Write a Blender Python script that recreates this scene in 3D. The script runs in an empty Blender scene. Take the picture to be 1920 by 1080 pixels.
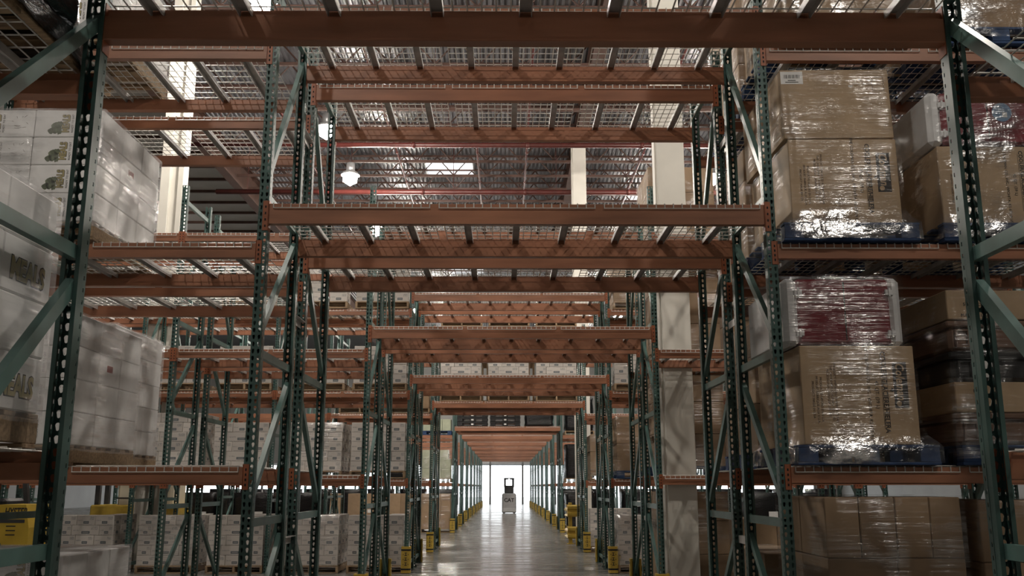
import bpy, bmesh, math, random
from mathutils import Vector, Matrix
R = math.radians
random.seed(7)
S = bpy.context.scene
COL = S.collection

# ------------------------------------------------------------------ camera, world, exposure
cam_d = bpy.data.cameras.new('camera'); cam = bpy.data.objects.new('camera', cam_d); COL.objects.link(cam)
cam.location = (-0.087, 0, 1.526)
cam.rotation_euler = (R(90 + 11.93), R(0.0), R(-0.424))
cam_d.sensor_width = 36; cam_d.lens = 1764 / 1920 * 36; cam_d.clip_start = 0.05; cam_d.clip_end = 500
S.camera = cam
w = bpy.data.worlds.new('world'); S.world = w; w.use_nodes = True
w.node_tree.nodes['Background'].inputs[0].default_value = (0.93, 0.97, 1, 1)
w.node_tree.nodes['Background'].inputs[1].default_value = 4.0
S.view_settings.view_transform = 'Standard'; S.view_settings.look = 'None'
S.view_settings.exposure = 0.0; S.view_settings.gamma = 1.0; S.view_settings.use_curve_mapping = False
LAMP_E = 530.0
S.cycles.max_bounces = 7; S.cycles.diffuse_bounces = 4; S.cycles.glossy_bounces = 3; S.cycles.transparent_max_bounces = 10

# ------------------------------------------------------------------ materials
M = {}
def nodes(name):
    m = bpy.data.materials.new(name); m.use_nodes = True
    nt = m.node_tree; b = nt.nodes['Principled BSDF']; M[name] = m
    return m, nt, b
def N(nt, t, **kw):
    n = nt.nodes.new(t)
    for k, v in kw.items():
        if k.startswith('i_'):
            k2 = k[2:]; n.inputs[int(k2) if k2.isdigit() else k2].default_value = v
        else: setattr(n, k, v)
    return n
def paint(name, col, rough=0.45, var=0.25, scale=6, metal=0.0, bump=0.0, stretch=(1, 1, 1), spec=0.5, dirt=None, rnd=0.0):
    m, nt, b = nodes(name); L = nt.links
    tc = N(nt, 'ShaderNodeTexCoord'); mp = N(nt, 'ShaderNodeMapping'); mp.inputs['Scale'].default_value = stretch
    L.new(tc.outputs['Object'], mp.inputs[0])
    nz = N(nt, 'ShaderNodeTexNoise', i_Scale=scale, i_Detail=5.0); L.new(mp.outputs[0], nz.inputs['Vector'])
    cr = N(nt, 'ShaderNodeValToRGB')
    d = dirt or tuple(c * (1 - var) for c in col)
    cr.color_ramp.elements[0].color = (*d, 1); cr.color_ramp.elements[0].position = 0.3
    cr.color_ramp.elements[1].color = (*[min(1, c * (1 + var * 0.4)) for c in col], 1); cr.color_ramp.elements[1].position = 0.7
    L.new(nz.outputs[0], cr.inputs[0]); out = cr.outputs[0]
    if rnd:
        oi = N(nt, 'ShaderNodeObjectInfo'); mr = N(nt, 'ShaderNodeMapRange', i_3=1 - rnd, i_4=1 + rnd); L.new(oi.outputs['Random'], mr.inputs[0])
        hs = N(nt, 'ShaderNodeHueSaturation'); L.new(mr.outputs[0], hs.inputs['Value']); L.new(out, hs.inputs['Color']); out = hs.outputs[0]
    L.new(out, b.inputs['Base Color'])
    b.inputs['Roughness'].default_value = rough; b.inputs['Metallic'].default_value = metal
    b.inputs['Specular IOR Level'].default_value = spec
    if bump:
        bp = N(nt, 'ShaderNodeBump', i_Strength=bump, i_Distance=0.01); L.new(nz.outputs[0], bp.inputs['Height']); L.new(bp.outputs[0], b.inputs['Normal'])
    return m
paint('green', (0.060, 0.120, 0.107), 0.35, 0.35, 5, rnd=0.12)
paint('brace_green', (0.10, 0.185, 0.168), 0.35, 0.3, 5, rnd=0.12)
paint('orange', (0.36, 0.158, 0.088), 0.42, 0.3, 4, stretch=(0.4, 1, 3), rnd=0.1)
paint('connector', (0.36, 0.115, 0.05), 0.45, 0.25, 10)
paint('dark_slot', (0.01, 0.01, 0.01), 0.8)
paint('galv', (0.62, 0.60, 0.58), 0.4, 0.25, 8, metal=0.15)
paint('wire', (0.78, 0.76, 0.72), 0.3, 0.1, 20, metal=0.1)
paint('kraft', (0.33, 0.225, 0.135), 0.75, 0.18, 5, bump=0.15, rnd=0.18)
paint('kraft_light', (0.42, 0.30, 0.185), 0.72, 0.15, 5, bump=0.1, rnd=0.1)
paint('tape', (0.40, 0.30, 0.19), 0.3, 0.1)
paint('print_black', (0.025, 0.022, 0.02), 0.7)
paint('print_faint', (0.13, 0.09, 0.06), 0.75)
paint('paper', (0.75, 0.74, 0.72), 0.7, 0.05)
paint('red_label', (0.30, 0.035, 0.02), 0.6)
paint('meal_yellow', (0.44, 0.37, 0.16), 0.6)
paint('meal_green', (0.14, 0.17, 0.09), 0.7, 0.6, 30)
paint('wood', (0.36, 0.25, 0.15), 0.8, 0.4, 9, stretch=(1, 6, 6), bump=0.3, rnd=0.2)
paint('blue_wood', (0.022, 0.06, 0.16), 0.7, 0.45, 9, bump=0.2)
paint('black_plastic', (0.014, 0.014, 0.015), 0.35, 0.2)
paint('black_film', (0.008, 0.008, 0.009), 0.16, 0.2, 14, stretch=(1, 1, 4), bump=0.9)
paint('yellow', (0.55, 0.38, 0.06), 0.45, 0.25, 6)
paint('truck_yellow', (0.55, 0.37, 0.04), 0.4, 0.2, 4)
paint('cream', (0.66, 0.60, 0.46), 0.5, 0.12, 3)
paint('column_white', (0.76, 0.73, 0.66), 0.55, 0.08, 2)
paint('pipe_red', (0.10, 0.024, 0.02), 0.4, 0.25)
paint('joist', (0.12, 0.065, 0.05), 0.6, 0.3, 3)
paint('girder', (0.10, 0.05, 0.035), 0.6, 0.3, 2)
paint('roof_metal', (0.26, 0.26, 0.28), 0.35, 0.5, 1.2, metal=0.35, stretch=(1, 0.3, 1))
paint('insulation', (0.60, 0.59, 0.57), 0.8, 0.12, 0.8)
paint('wall_panel', (0.30, 0.30, 0.29), 0.6, 0.12, 0.5)
paint('cooler_red', (0.17, 0.014, 0.022), 0.35, 0.15)
paint('cooler_white', (0.66, 0.66, 0.66), 0.35, 0.08)
paint('sticker_blue', (0.14, 0.26, 0.42), 0.4)
paint('tote_brown', (0.15, 0.085, 0.055), 0.45, 0.2)
paint('pale_green', (0.42, 0.45, 0.33), 0.7, 0.15, rnd=0.1)
paint('steel_dark', (0.05, 0.05, 0.052), 0.4, 0.3)
paint('fixture', (0.55, 0.55, 0.56), 0.35, 0.1, metal=0.5)
paint('outside_ground', (0.62, 0.62, 0.60), 0.9, 0.1, 1)
paint('meal_white', (0.90, 0.89, 0.88), 0.55, 0.10, 4, bump=0.1, rnd=0.06)

def printed(name, base, label, lines):
    """carton with label patch and small print on its upright faces, from its own box coordinates"""
    m, nt, b = nodes(name); L = nt.links
    tc = N(nt, 'ShaderNodeTexCoord'); sp = N(nt, 'ShaderNodeSeparateXYZ'); L.new(tc.outputs['Generated'], sp.inputs[0])
    ge = N(nt, 'ShaderNodeNewGeometry')
    tn = N(nt, 'ShaderNodeVectorTransform', vector_type='NORMAL', convert_from='WORLD', convert_to='OBJECT'); L.new(ge.outputs['True Normal'], tn.inputs[0])
    ns = N(nt, 'ShaderNodeSeparateXYZ'); L.new(tn.outputs[0], ns.inputs[0])
    def mth(op, a, b_=None):
        n = N(nt, 'ShaderNodeMath', operation=op)
        for i, v in enumerate((a, b_)):
            if v is None: continue
            if isinstance(v, (int, float)): n.inputs[i].default_value = v
            else: L.new(v, n.inputs[i])
        return n.outputs[0]
    sidex = mth('GREATER_THAN', mth('ABSOLUTE', ns.outputs[0]), 0.7)
    top = mth('GREATER_THAN', mth('ABSOLUTE', ns.outputs[2]), 0.7)
    mx = N(nt, 'ShaderNodeMix', data_type='FLOAT'); L.new(sidex, mx.inputs[0]); L.new(sp.outputs[0], mx.inputs[2]); L.new(sp.outputs[1], mx.inputs[3])
    u = mx.outputs[0]; v = sp.outputs[2]
    oi = N(nt, 'ShaderNodeObjectInfo')
    def box(u0, u1, v0, v1):
        a = mth('MULTIPLY', mth('GREATER_THAN', u, u0), mth('LESS_THAN', u, u1))
        c = mth('MULTIPLY', mth('GREATER_THAN', v, v0), mth('LESS_THAN', v, v1))
        return mth('MULTIPLY', a, c)
    lab = box(0.36, 0.66, 0.16, 0.42)
    labin = box(0.40, 0.62, 0.25, 0.33)
    # small print: words made of dashes, top right corner and lower left line
    wv = N(nt, 'ShaderNodeTexNoise', i_Scale=34.0, i_Detail=2.0); cmb = N(nt, 'ShaderNodeCombineXYZ')
    L.new(u, cmb.inputs[0]); L.new(mth('FLOOR', mth('MULTIPLY', v, 14)), cmb.inputs[1]); L.new(oi.outputs['Random'], cmb.inputs[2]); L.new(cmb.outputs[0], wv.inputs['Vector'])
    row = mth('GREATER_THAN', mth('FRACT', mth('MULTIPLY', v, 14)), 0.45)
    txt = mth('MULTIPLY', mth('MULTIPLY', row, mth('GREATER_THAN', wv.outputs[0], 0.45)), mth('MAXIMUM', box(0.70, 0.94, 0.55, 0.86), mth('MAXIMUM', box(0.05, 0.30, 0.42, 0.55), box(0.10, 0.9, 0.04, 0.09))))
    ink = mth('MULTIPLY', mth('MAXIMUM', lab, mth('MULTIPLY', txt, lines)), mth('SUBTRACT', 1, top))
    ink = mth('SUBTRACT', ink, mth('MULTIPLY', labin, 0.45))
    hs = N(nt, 'ShaderNodeHueSaturation'); mr = N(nt, 'ShaderNodeMapRange', i_3=0.85, i_4=1.12); L.new(oi.outputs['Random'], mr.inputs[0]); L.new(mr.outputs[0], hs.inputs['Value']); hs.inputs['Color'].default_value = (*base, 1)
    mc = N(nt, 'ShaderNodeMix', data_type='RGBA'); L.new(ink, mc.inputs[0]); L.new(hs.outputs[0], mc.inputs[6]); mc.inputs[7].default_value = (*label, 1)
    L.new(mc.outputs[2], b.inputs['Base Color']); b.inputs['Roughness'].default_value = 0.65
    return m
printed('label_carton', (0.56, 0.52, 0.48), (0.10, 0.12, 0.135), 0.75)

def film(name, cover, haze, tint, streak=(3, 3, 45), rough=0.12, bump=0.8, wide=0.35):
    """stretch film: see-through skin with a glossy, horizontally streaked surface"""
    m = bpy.data.materials.new(name); m.use_nodes = True; M[name] = m
    nt = m.node_tree; L = nt.links; nt.nodes.clear()
    out = N(nt, 'ShaderNodeOutputMaterial')
    tc = N(nt, 'ShaderNodeTexCoord'); mp = N(nt, 'ShaderNodeMapping'); mp.inputs['Scale'].default_value = streak
    L.new(tc.outputs['Object'], mp.inputs[0])
    n1 = N(nt, 'ShaderNodeTexNoise', i_Scale=1.0, i_Detail=4.0, i_Roughness=0.6); L.new(mp.outputs[0], n1.inputs['Vector'])
    n2 = N(nt, 'ShaderNodeTexNoise', i_Scale=3.0, i_Detail=3.0, i_Distortion=1.2); L.new(tc.outputs['Object'], n2.inputs['Vector'])
    ad = N(nt, 'ShaderNodeMath', operation='ADD'); L.new(n1.outputs[0], ad.inputs[0])
    m2 = N(nt, 'ShaderNodeMath', operation='MULTIPLY', i_1=1.6); L.new(n2.outputs[0], m2.inputs[0]); L.new(m2.outputs[0], ad.inputs[1])
    bp = N(nt, 'ShaderNodeBump', i_Strength=bump, i_Distance=0.014); L.new(ad.outputs[0], bp.inputs['Height'])
    gl = N(nt, 'ShaderNodeBsdfGlossy', i_Roughness=rough); gl.inputs['Color'].default_value = (1, 1, 1, 1); L.new(bp.outputs[0], gl.inputs['Normal'])
    df = N(nt, 'ShaderNodeBsdfDiffuse'); df.inputs['Color'].default_value = (*tint, 1); L.new(bp.outputs[0], df.inputs['Normal'])
    tr = N(nt, 'ShaderNodeBsdfTransparent')
    mr = N(nt, 'ShaderNodeMapRange', i_1=0.42, i_2=0.75, i_3=cover * 0.25, i_4=cover * 2.6); L.new(n1.outputs[0], mr.inputs[0])
    n3 = N(nt, 'ShaderNodeTexNoise', i_Scale=2.4, i_Detail=2.0, i_Distortion=0.6); mo = N(nt, 'ShaderNodeMapping'); mo.inputs['Location'].default_value = (0.31, 0.0, 0.23); L.new(tc.outputs['Object'], mo.inputs[0]); L.new(mo.outputs[0], n3.inputs['Vector'])
    pm = N(nt, 'ShaderNodeMapRange', i_1=0.46, i_2=0.68, i_3=0.15, i_4=2.6); L.new(n3.outputs[0], pm.inputs[0])
    mm = N(nt, 'ShaderNodeMath', operation='MULTIPLY', use_clamp=True); L.new(mr.outputs[0], mm.inputs[0]); L.new(pm.outputs[0], mm.inputs[1])
    a = N(nt, 'ShaderNodeMixShader'); L.new(mm.outputs[0], a.inputs[0]); L.new(tr.outputs[0], a.inputs[1]); L.new(gl.outputs[0], a.inputs[2])
    mh = N(nt, 'ShaderNodeMapRange', i_1=0.35, i_2=0.75, i_3=haze * 0.3, i_4=haze * 1.6); L.new(n2.outputs[0], mh.inputs[0])
    c = N(nt, 'ShaderNodeMixShader'); L.new(mh.outputs[0], c.inputs[0]); L.new(a.outputs[0], c.inputs[1]); L.new(df.outputs[0], c.inputs[2])
    L.new(c.outputs[0], out.inputs[0])
film('film_clear', 0.12, 0.006, (0.7, 0.68, 0.64), streak=(1.1, 1.1, 42), rough=0.21, bump=1.0)
film('film_milky', 0.13, 0.15, (0.95, 0.94, 0.95), streak=(2, 2, 30), rough=0.2)
film('film_foot', 0.30, 0.04, (0.7, 0.7, 0.72), streak=(7, 7, 14), rough=0.2, bump=1.0)
film('film_loose', 0.22, 0.012, (0.7, 0.7, 0.7), streak=(4, 4, 18), rough=0.22, bump=1.0)

def emit(name, col, e):
    m = bpy.data.materials.new(name); m.use_nodes = True; nt = m.node_tree; nt.nodes.clear(); M[name] = m
    o = N(nt, 'ShaderNodeOutputMaterial'); n = N(nt, 'ShaderNodeEmission', i_Strength=e); n.inputs[0].default_value = (*col, 1); nt.links.new(n.outputs[0], o.inputs[0])
emit('lamp_glow', (1.0, 0.92, 0.82), LAMP_E)
emit('skylight_glow', (0.95, 0.98, 1.0), 3.0)
emit('headlight', (1, 0.98, 0.95), 12.0)

# polished concrete
m, nt, b = nodes('concrete'); L = nt.links
tc = N(nt, 'ShaderNodeTexCoord')
n1 = N(nt, 'ShaderNodeTexNoise', i_Scale=0.35, i_Detail=8.0, i_Roughness=0.65); L.new(tc.outputs['Object'], n1.inputs['Vector'])
mp = N(nt, 'ShaderNodeMapping'); mp.inputs['Scale'].default_value = (0.6, 3.5, 1); L.new(tc.outputs['Object'], mp.inputs[0])
n2 = N(nt, 'ShaderNodeTexNoise', i_Scale=1.2, i_Detail=6.0); L.new(mp.outputs[0], n2.inputs['Vector'])
mx = N(nt, 'ShaderNodeMath', operation='MULTIPLY'); L.new(n1.outputs[0], mx.inputs[0]); L.new(n2.outputs[0], mx.inputs[1])
cr = N(nt, 'ShaderNodeValToRGB'); cr.color_ramp.elements[0].position = 0.12; cr.color_ramp.elements[1].position = 0.42
cr.color_ramp.elements[0].color = (0.11, 0.107, 0.10, 1); cr.color_ramp.elements[1].color = (0.27, 0.26, 0.245, 1)
L.new(mx.outputs[0], cr.inputs[0]); L.new(cr.outputs[0], b.inputs['Base Color'])
r = N(nt, 'ShaderNodeMapRange', i_1=0.3, i_2=0.7, i_3=0.14, i_4=0.34); L.new(n2.outputs[0], r.inputs[0]); L.new(r.outputs[0], b.inputs['Roughness'])
bp = N(nt, 'ShaderNodeBump', i_Strength=0.06, i_Distance=0.02); L.new(n2.outputs[0], bp.inputs['Height']); L.new(bp.outputs[0], b.inputs['Normal'])

# ------------------------------------------------------------------ mesh helpers
class MB:
    def __init__(s): s.v = []; s.f = []
    def poly(s, vs, fs):
        o = len(s.v); s.v += [tuple(p) for p in vs]; s.f += [tuple(i + o for i in f) for f in fs]; return s
    def box(s, x0, x1, y0, y1, z0, z1):
        return s.poly([(x0,y0,z0),(x1,y0,z0),(x1,y1,z0),(x0,y1,z0),(x0,y0,z1),(x1,y0,z1),(x1,y1,z1),(x0,y1,z1)],
                      [(0,3,2,1),(4,5,6,7),(0,1,5,4),(1,2,6,5),(2,3,7,6),(3,0,4,7)])
    def cbox(s, x0, x1, y0, y1, z0, z1, c=0.008):
        """chamfered box"""
        P = []; idx = {}
        X, Y, Z = (x0, x1), (y0, y1), (z0, z1)
        for a in (0, 1):
            for b_ in (0, 1):
                for d in (0, 1):
                    sx, sy, sz = (1, -1)[a], (1, -1)[b_], (1, -1)[d]
                    p = (X[a], Y[b_], Z[d])
                    for ax in range(3):
                        q = list(p)
                        for k, sg in enumerate((sx, sy, sz)):
                            if k != ax: q[k] += sg * c
                        idx[(a, b_, d, ax)] = len(P); P.append(q)
        F = []
        def add(f):
            vs = [Vector(P[i]) for i in f]; n = (vs[1] - vs[0]).cross(vs[2] - vs[0])
            cen = sum(vs, Vector()) / len(vs) - Vector(((x0 + x1) / 2, (y0 + y1) / 2, (z0 + z1) / 2))
            F.append(tuple(f) if n.dot(cen) > 0 else tuple(reversed(f)))
        for ax in range(3):
            o = [k for k in range(3) if k != ax]
            for sgn in (0, 1):
                q = []
                for (i, j) in ((0, 0), (1, 0), (1, 1), (0, 1)):
                    k = [0, 0, 0]; k[ax] = sgn; k[o[0]] = i; k[o[1]] = j; q.append(idx[(*k, ax)])
                add(q)
            for (i, j) in ((0, 0), (1, 0), (1, 1), (0, 1)):
                k0 = [0, 0, 0]; k0[o[0]] = i; k0[o[1]] = j; k1 = list(k0); k1[ax] = 1
                add([idx[(*k0, o[0])], idx[(*k1, o[0])], idx[(*k1, o[1])], idx[(*k0, o[1])]])
        for a in (0, 1):
            for b_ in (0, 1):
                for d in (0, 1): add([idx[(a, b_, d, 0)], idx[(a, b_, d, 1)], idx[(a, b_, d, 2)]])
        return s.poly(P, F)
    def tube(s, p, q, r, n=6, cap=True):
        p, q = Vector(p), Vector(q); d = (q - p).normalized()
        a = d.orthogonal().normalized(); b_ = d.cross(a)
        ring = [a * math.cos(2 * math.pi * (i + .5) / n) * r + b_ * math.sin(2 * math.pi * (i + .5) / n) * r for i in range(n)]
        vs = [p + o for o in ring] + [q + o for o in ring]
        fs = [(i, (i + 1) % n, n + (i + 1) % n, n + i) for i in range(n)]
        if cap: fs += [tuple(range(n - 1, -1, -1)), tuple(range(n, 2 * n))]
        return s.poly(vs, fs)
    def bar(s, p, q, wx, wn, side=(1, 0, 0)):
        """rectangular bar from p to q; wx across 'side', wn across the other"""
        p, q = Vector(p), Vector(q); d = (q - p).normalized(); a = Vector(side); a = (a - d * a.dot(d)).normalized(); n = d.cross(a)
        cs = [(-.5, -.5), (.5, -.5), (.5, .5), (-.5, .5)]
        vs = [p + a * wx * i + n * wn * j for i, j in cs] + [q + a * wx * i + n * wn * j for i, j in cs]
        return s.poly(vs, [(3,2,1,0),(4,5,6,7),(0,1,5,4),(1,2,6,5),(2,3,7,6),(3,0,4,7)])
    def lathe(s, prof, n=16, cen=(0, 0, 0)):
        vs = []; fs = []
        for (r_, z) in prof:
            for i in range(n): a = 2 * math.pi * i / n; vs.append((cen[0] + r_ * math.cos(a), cen[1] + r_ * math.sin(a), cen[2] + z))
        for k in range(len(prof) - 1):
            for i in range(n): fs.append((k*n+i, k*n+(i+1)%n, (k+1)*n+(i+1)%n, (k+1)*n+i))
        fs += [tuple(range(n - 1, -1, -1)), tuple(range((len(prof)-1)*n, len(prof)*n))]
        return s.poly(vs, fs)
    def extrude(s, prof, axis, a0, a1):
        """closed 2D profile along x ('x': prof=(y,z)), y (prof=(x,z)) or z (prof=(x,y))"""
        def P(p, t): return {'x': (t, p[0], p[1]), 'y': (p[0], t, p[1]), 'z': (p[0], p[1], t)}[axis]
        n = len(prof); vs = [P(p, a0) for p in prof] + [P(p, a1) for p in prof]
        fs = [(i, (i + 1) % n, n + (i + 1) % n, n + i) for i in range(n)] + [tuple(range(n - 1, -1, -1)), tuple(range(n, 2 * n))]
        return s.poly(vs, fs)
    def mesh(s, name, mat, smooth=False, fix=True):
        me = bpy.data.meshes.new(name); me.from_pydata(s.v, [], s.f)
        if fix:
            bm = bmesh.new(); bm.from_mesh(me); bmesh.ops.recalc_face_normals(bm, faces=bm.faces); bm.to_mesh(me); bm.free()
        me.materials.append(M[mat])
        if smooth: me.polygons.foreach_set('use_smooth', [True] * len(me.polygons))
        me.update(); return me
def ob(name, data, parent=None, loc=(0, 0, 0), rot=(0, 0, 0), scale=None):
    o = bpy.data.objects.new(name, data); COL.objects.link(o)
    if parent is not None: o.parent = parent
    o.location = loc; o.rotation_euler = rot
    if scale: o.scale = scale
    return o
def tag(o, label, cat, group=None, kind=None):
    if label: o['label'] = label
    if cat: o['category'] = cat
    if group: o['group'] = group
    if kind: o['kind'] = kind
    return o
def thing(name, label, cat, loc, group=None, rot=(0, 0, 0)):
    return tag(ob(name, None, None, loc, rot), label, cat, group, 'thing')
_tx = {}
def text_mesh(body, size, mat, ext=0.0012, align='CENTER', shear=0.0, bold=0.0):
    k = (body, size, mat, align, shear, bold)
    if k in _tx: return _tx[k]
    cu = bpy.data.curves.new('t', 'FONT'); cu.body = body; cu.size = size; cu.extrude = ext; cu.align_x = align; cu.align_y = 'CENTER'
    cu.resolution_u = 2; cu.shear = shear; cu.offset = bold
    o = bpy.data.objects.new('t', cu); COL.objects.link(o)
    me = bpy.data.meshes.new_from_object(o); me.materials.clear(); me.materials.append(M[mat])
    bpy.data.objects.remove(o); bpy.data.curves.remove(cu)
    _tx[k] = me; return me
ORD = ['zeroth', 'first', 'second', 'third', 'fourth', 'fifth', 'sixth', 'seventh', 'eighth', 'ninth', 'tenth', 'eleventh', 'twelfth', 'thirteenth', 'fourteenth', 'fifteenth', 'sixteenth', 'seventeenth', 'eighteenth', 'nineteenth', 'twentieth', 'twenty-first', 'twenty-second', 'twenty-third', 'twenty-fourth', 'twenty-fifth', 'twenty-sixth', 'twenty-seventh', 'twenty-eighth', 'twenty-ninth', 'thirtieth'] + ['%dth' % i for i in range(31, 80)]

# ------------------------------------------------------------------ building shell
ROOF = 13.1; XW0, XW1, YW0, YW1 = -32.0, 30.0, -14.0, 86.0
def struct(name, mb, mat, label, cat, smooth=False):
    return tag(ob(name, mb.mesh(name, mat, smooth)), label, cat, None, 'structure')
struct('floor', MB().box(XW0, XW1, YW0, YW1 + 0.3, -0.25, 0), 'concrete', 'grey polished concrete warehouse floor reflecting the open doors', 'floor')
# far wall with a line of dock doors
wb = MB(); doors = []
x = -27.4
dw, pier = 2.75, 0.16
cx = 0.05
ds = sorted([cx + (dw + pier) * k for k in range(-10, 10)])
edges = [XW0]
for c in ds: edges += [c - dw / 2, c + dw / 2]
edges.append(XW1)
for i in range(0, len(edges), 2): wb.box(edges[i], edges[i + 1], YW1, YW1 + 0.25, 0, 3.4)
wb.box(XW0, XW1, YW1, YW1 + 0.25, 3.4, ROOF + 0.2)
for i in range(62):
    xx = XW0 + i * 1.0; wb.box(xx, xx + 0.06, YW1 - 0.03, YW1, 3.6, ROOF)
wall_back = struct('wall_back', wb, 'wall_panel', 'white ribbed far wall pierced by a row of dock doors', 'wall')
for k, c in enumerate(ds):
    fr = MB(); fr.box(c - dw/2 - .08, c - dw/2, YW1 - .06, YW1 + .06, 0, 3.45).box(c + dw/2, c + dw/2 + .08, YW1 - .06, YW1 + .06, 0, 3.45).box(c - dw/2, c + dw/2, YW1 - .06, YW1 + .06, 3.4, 3.5)
    d = struct('door_%d' % (k + 1), fr, 'steel_dark', 'steel frame of open dock door, %s from the left in the far wall' % ORD[k + 1], 'door')
    ob('rolled_shutter', MB().tube((c - dw/2, YW1 - .2, 3.62), (c + dw/2, YW1 - .2, 3.62), .16, 10).mesh('shutter', 'fixture'), d)
wl = MB().box(XW0 - .25, XW0, YW0, YW1, 0, ROOF + .2)
struct('wall_left', wl, 'wall_panel', 'pale panelled left warehouse wall behind the racks', 'wall')
struct('wall_right', MB().box(XW1, XW1 + .25, YW0, YW1, 0, ROOF + .2), 'wall_panel', 'pale panelled right warehouse wall behind the racks', 'wall')
struct('wall_front', MB().box(XW0, XW1, YW0 - .25, YW0, 0, ROOF + .2), 'wall_panel', 'pale panelled wall behind the photographer', 'wall')
struct('ground', MB().box(-60, 60, YW1 + .3, YW1 + 60, -.3, -.02), 'outside_ground', 'sunlit pale yard outside the dock doors', 'ground')
# corrugated roof deck with skylight openings
SKY = [(-2.15, 33.2, 1.82, 1.65), (9.4, 33.2, 1.82, 1.65), (-2.15, 50, 1.82, 1.65), (9.4, 50, 1.82, 1.65), (-2.15, 66, 1.82, 1.65), (9.4, 66, 1.82, 1.65), (-2.15, 76, 1.82, 1.65), (-2.15, 16.4, 1.82, 1.65), (9.4, 16.4, 1.82, 1.65), (-2.15, -2, 1.82, 1.65), (9.4, -2, 1.82, 1.65)]
XG = -9.6
rd = MB()
def prof(x0, x1):
    P = []; x = x0
    while x < x1 - 0.001:
        for dx, dz in ((0, 0), (.05, 0), (.075, .045), (.125, .045), (.15, 0)):
            if x + dx <= x1: P.append((x + dx, ROOF + dz))
        x += .15
    P.append((x1, ROOF)); return P
def corr(x0, x1, y0, y1):
    P = prof(x0, x1); n = len(P)
    rd.poly([(p[0], y0, p[1]) for p in P] + [(p[0], y1, p[1]) for p in P], [(i, i + 1, n + i + 1, n + i) for i in range(n - 1)])
    rd.box(x0, x1, y0, y1, ROOF + .06, ROOF + .25)
xs = sorted({XG, XW1} | {s[0] - s[2] / 2 for s in SKY} | {s[0] + s[2] / 2 for s in SKY})
for a, b_ in zip(xs, xs[1:]):
    cuts = [(s[1] - s[3] / 2, s[1] + s[3] / 2) for s in SKY if abs(s[0] - (a + b_) / 2) < s[2] / 2]
    y = YW0
    for c0, c1 in sorted(cuts):
        corr(a, b_, y, c0); y = c1
    corr(a, b_, y, YW1 + .25)
ceil = tag(ob('ceiling', rd.mesh('ceiling', 'roof_metal', fix=False)), 'corrugated galvanised metal roof deck above the racks', 'ceiling', None, 'structure')
for k, (cx_, cy_, sx, sy) in enumerate(SKY):
    fr = MB()
    for (a0, a1, b0, b1) in ((-sx/2, -sx/2+.05, -sy/2, sy/2), (sx/2-.05, sx/2, -sy/2, sy/2), (-sx/2+.05, sx/2-.05, -sy/2, -sy/2+.05), (-sx/2+.05, sx/2-.05, sy/2-.05, sy/2)):
        fr.box(cx_ + a0, cx_ + a1, cy_ + b0, cy_ + b1, ROOF - .04, ROOF + .3)
    o = struct('window_%d' % (k + 1), fr, 'fixture', 'bright rectangular roof skylight, %s of those over the racks' % ORD[k + 1], 'skylight')
    ob('pane', MB().box(cx_ - sx/2 + .05, cx_ + sx/2 - .05, cy_ - sy/2 + .05, cy_ + sy/2 - .05, ROOF + .1, ROOF + .13).mesh('pane', 'skylight_glow'), o)
# insulated ceiling, left of the girder: panels between purlins
ins = tag(ob('ceiling_insulated', MB().box(XW0, XG, YW0, YW1 + .25, ROOF + .04, ROOF + .25).mesh('ins', 'steel_dark')), 'grey insulated ceiling panels on the left between dark purlins', 'ceiling', None, 'structure')
pm = MB().box(-7.2/2, 7.2/2, .03, 1.47, -.05, 0).mesh('ceiling_panel', 'insulation')
for j in range(20, 45):
    for i in range(3): ob('panel', pm, ins, (XG - .2 - 3.6 - i * 7.25, j * 1.5 + YW0 + 8, ROOF + .05))
bigp = MB().box(XW0, XG, YW0, YW0 + 37.9, 0, .04).mesh('cp', 'insulation'); ob('panel', bigp, ins, (0, 0, ROOF))
pu = MB().box(XW0, XG, -.05, .05, -.10, 0).mesh('purlin', 'joist')
for j in range(20, 34):
    tag(ob('ceiling_purlin', pu, None, (0, j * 1.5 + YW0 + 8, ROOF)), 'dark purlin under insulated ceiling, %s of the row counted from the camera' % ORD[j - 19], 'purlin', 'purlins under the insulated ceiling')
# girders
for gx, lab, hh in ((XG - .2, 'deep brown roof girder running beside the insulated ceiling panels', .95), (2.32, 'brown roof girder running over the white column line', .7), (14.2, 'brown roof girder far right of the tunnel', .7)):
    g = thing('roof_girder', lab, 'girder', (gx, 0, ROOF - hh - .01), 'roof girders')
    ob('web', MB().box(-.02, .02, YW0, YW1, .03, hh - .03).mesh('gw', 'girder'), g)
    for z0 in (0, hh - .03): ob('flange', MB().box(-.16, .16, YW0, YW1, z0, z0 + .03).mesh('gf', 'girder'), g)
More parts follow.
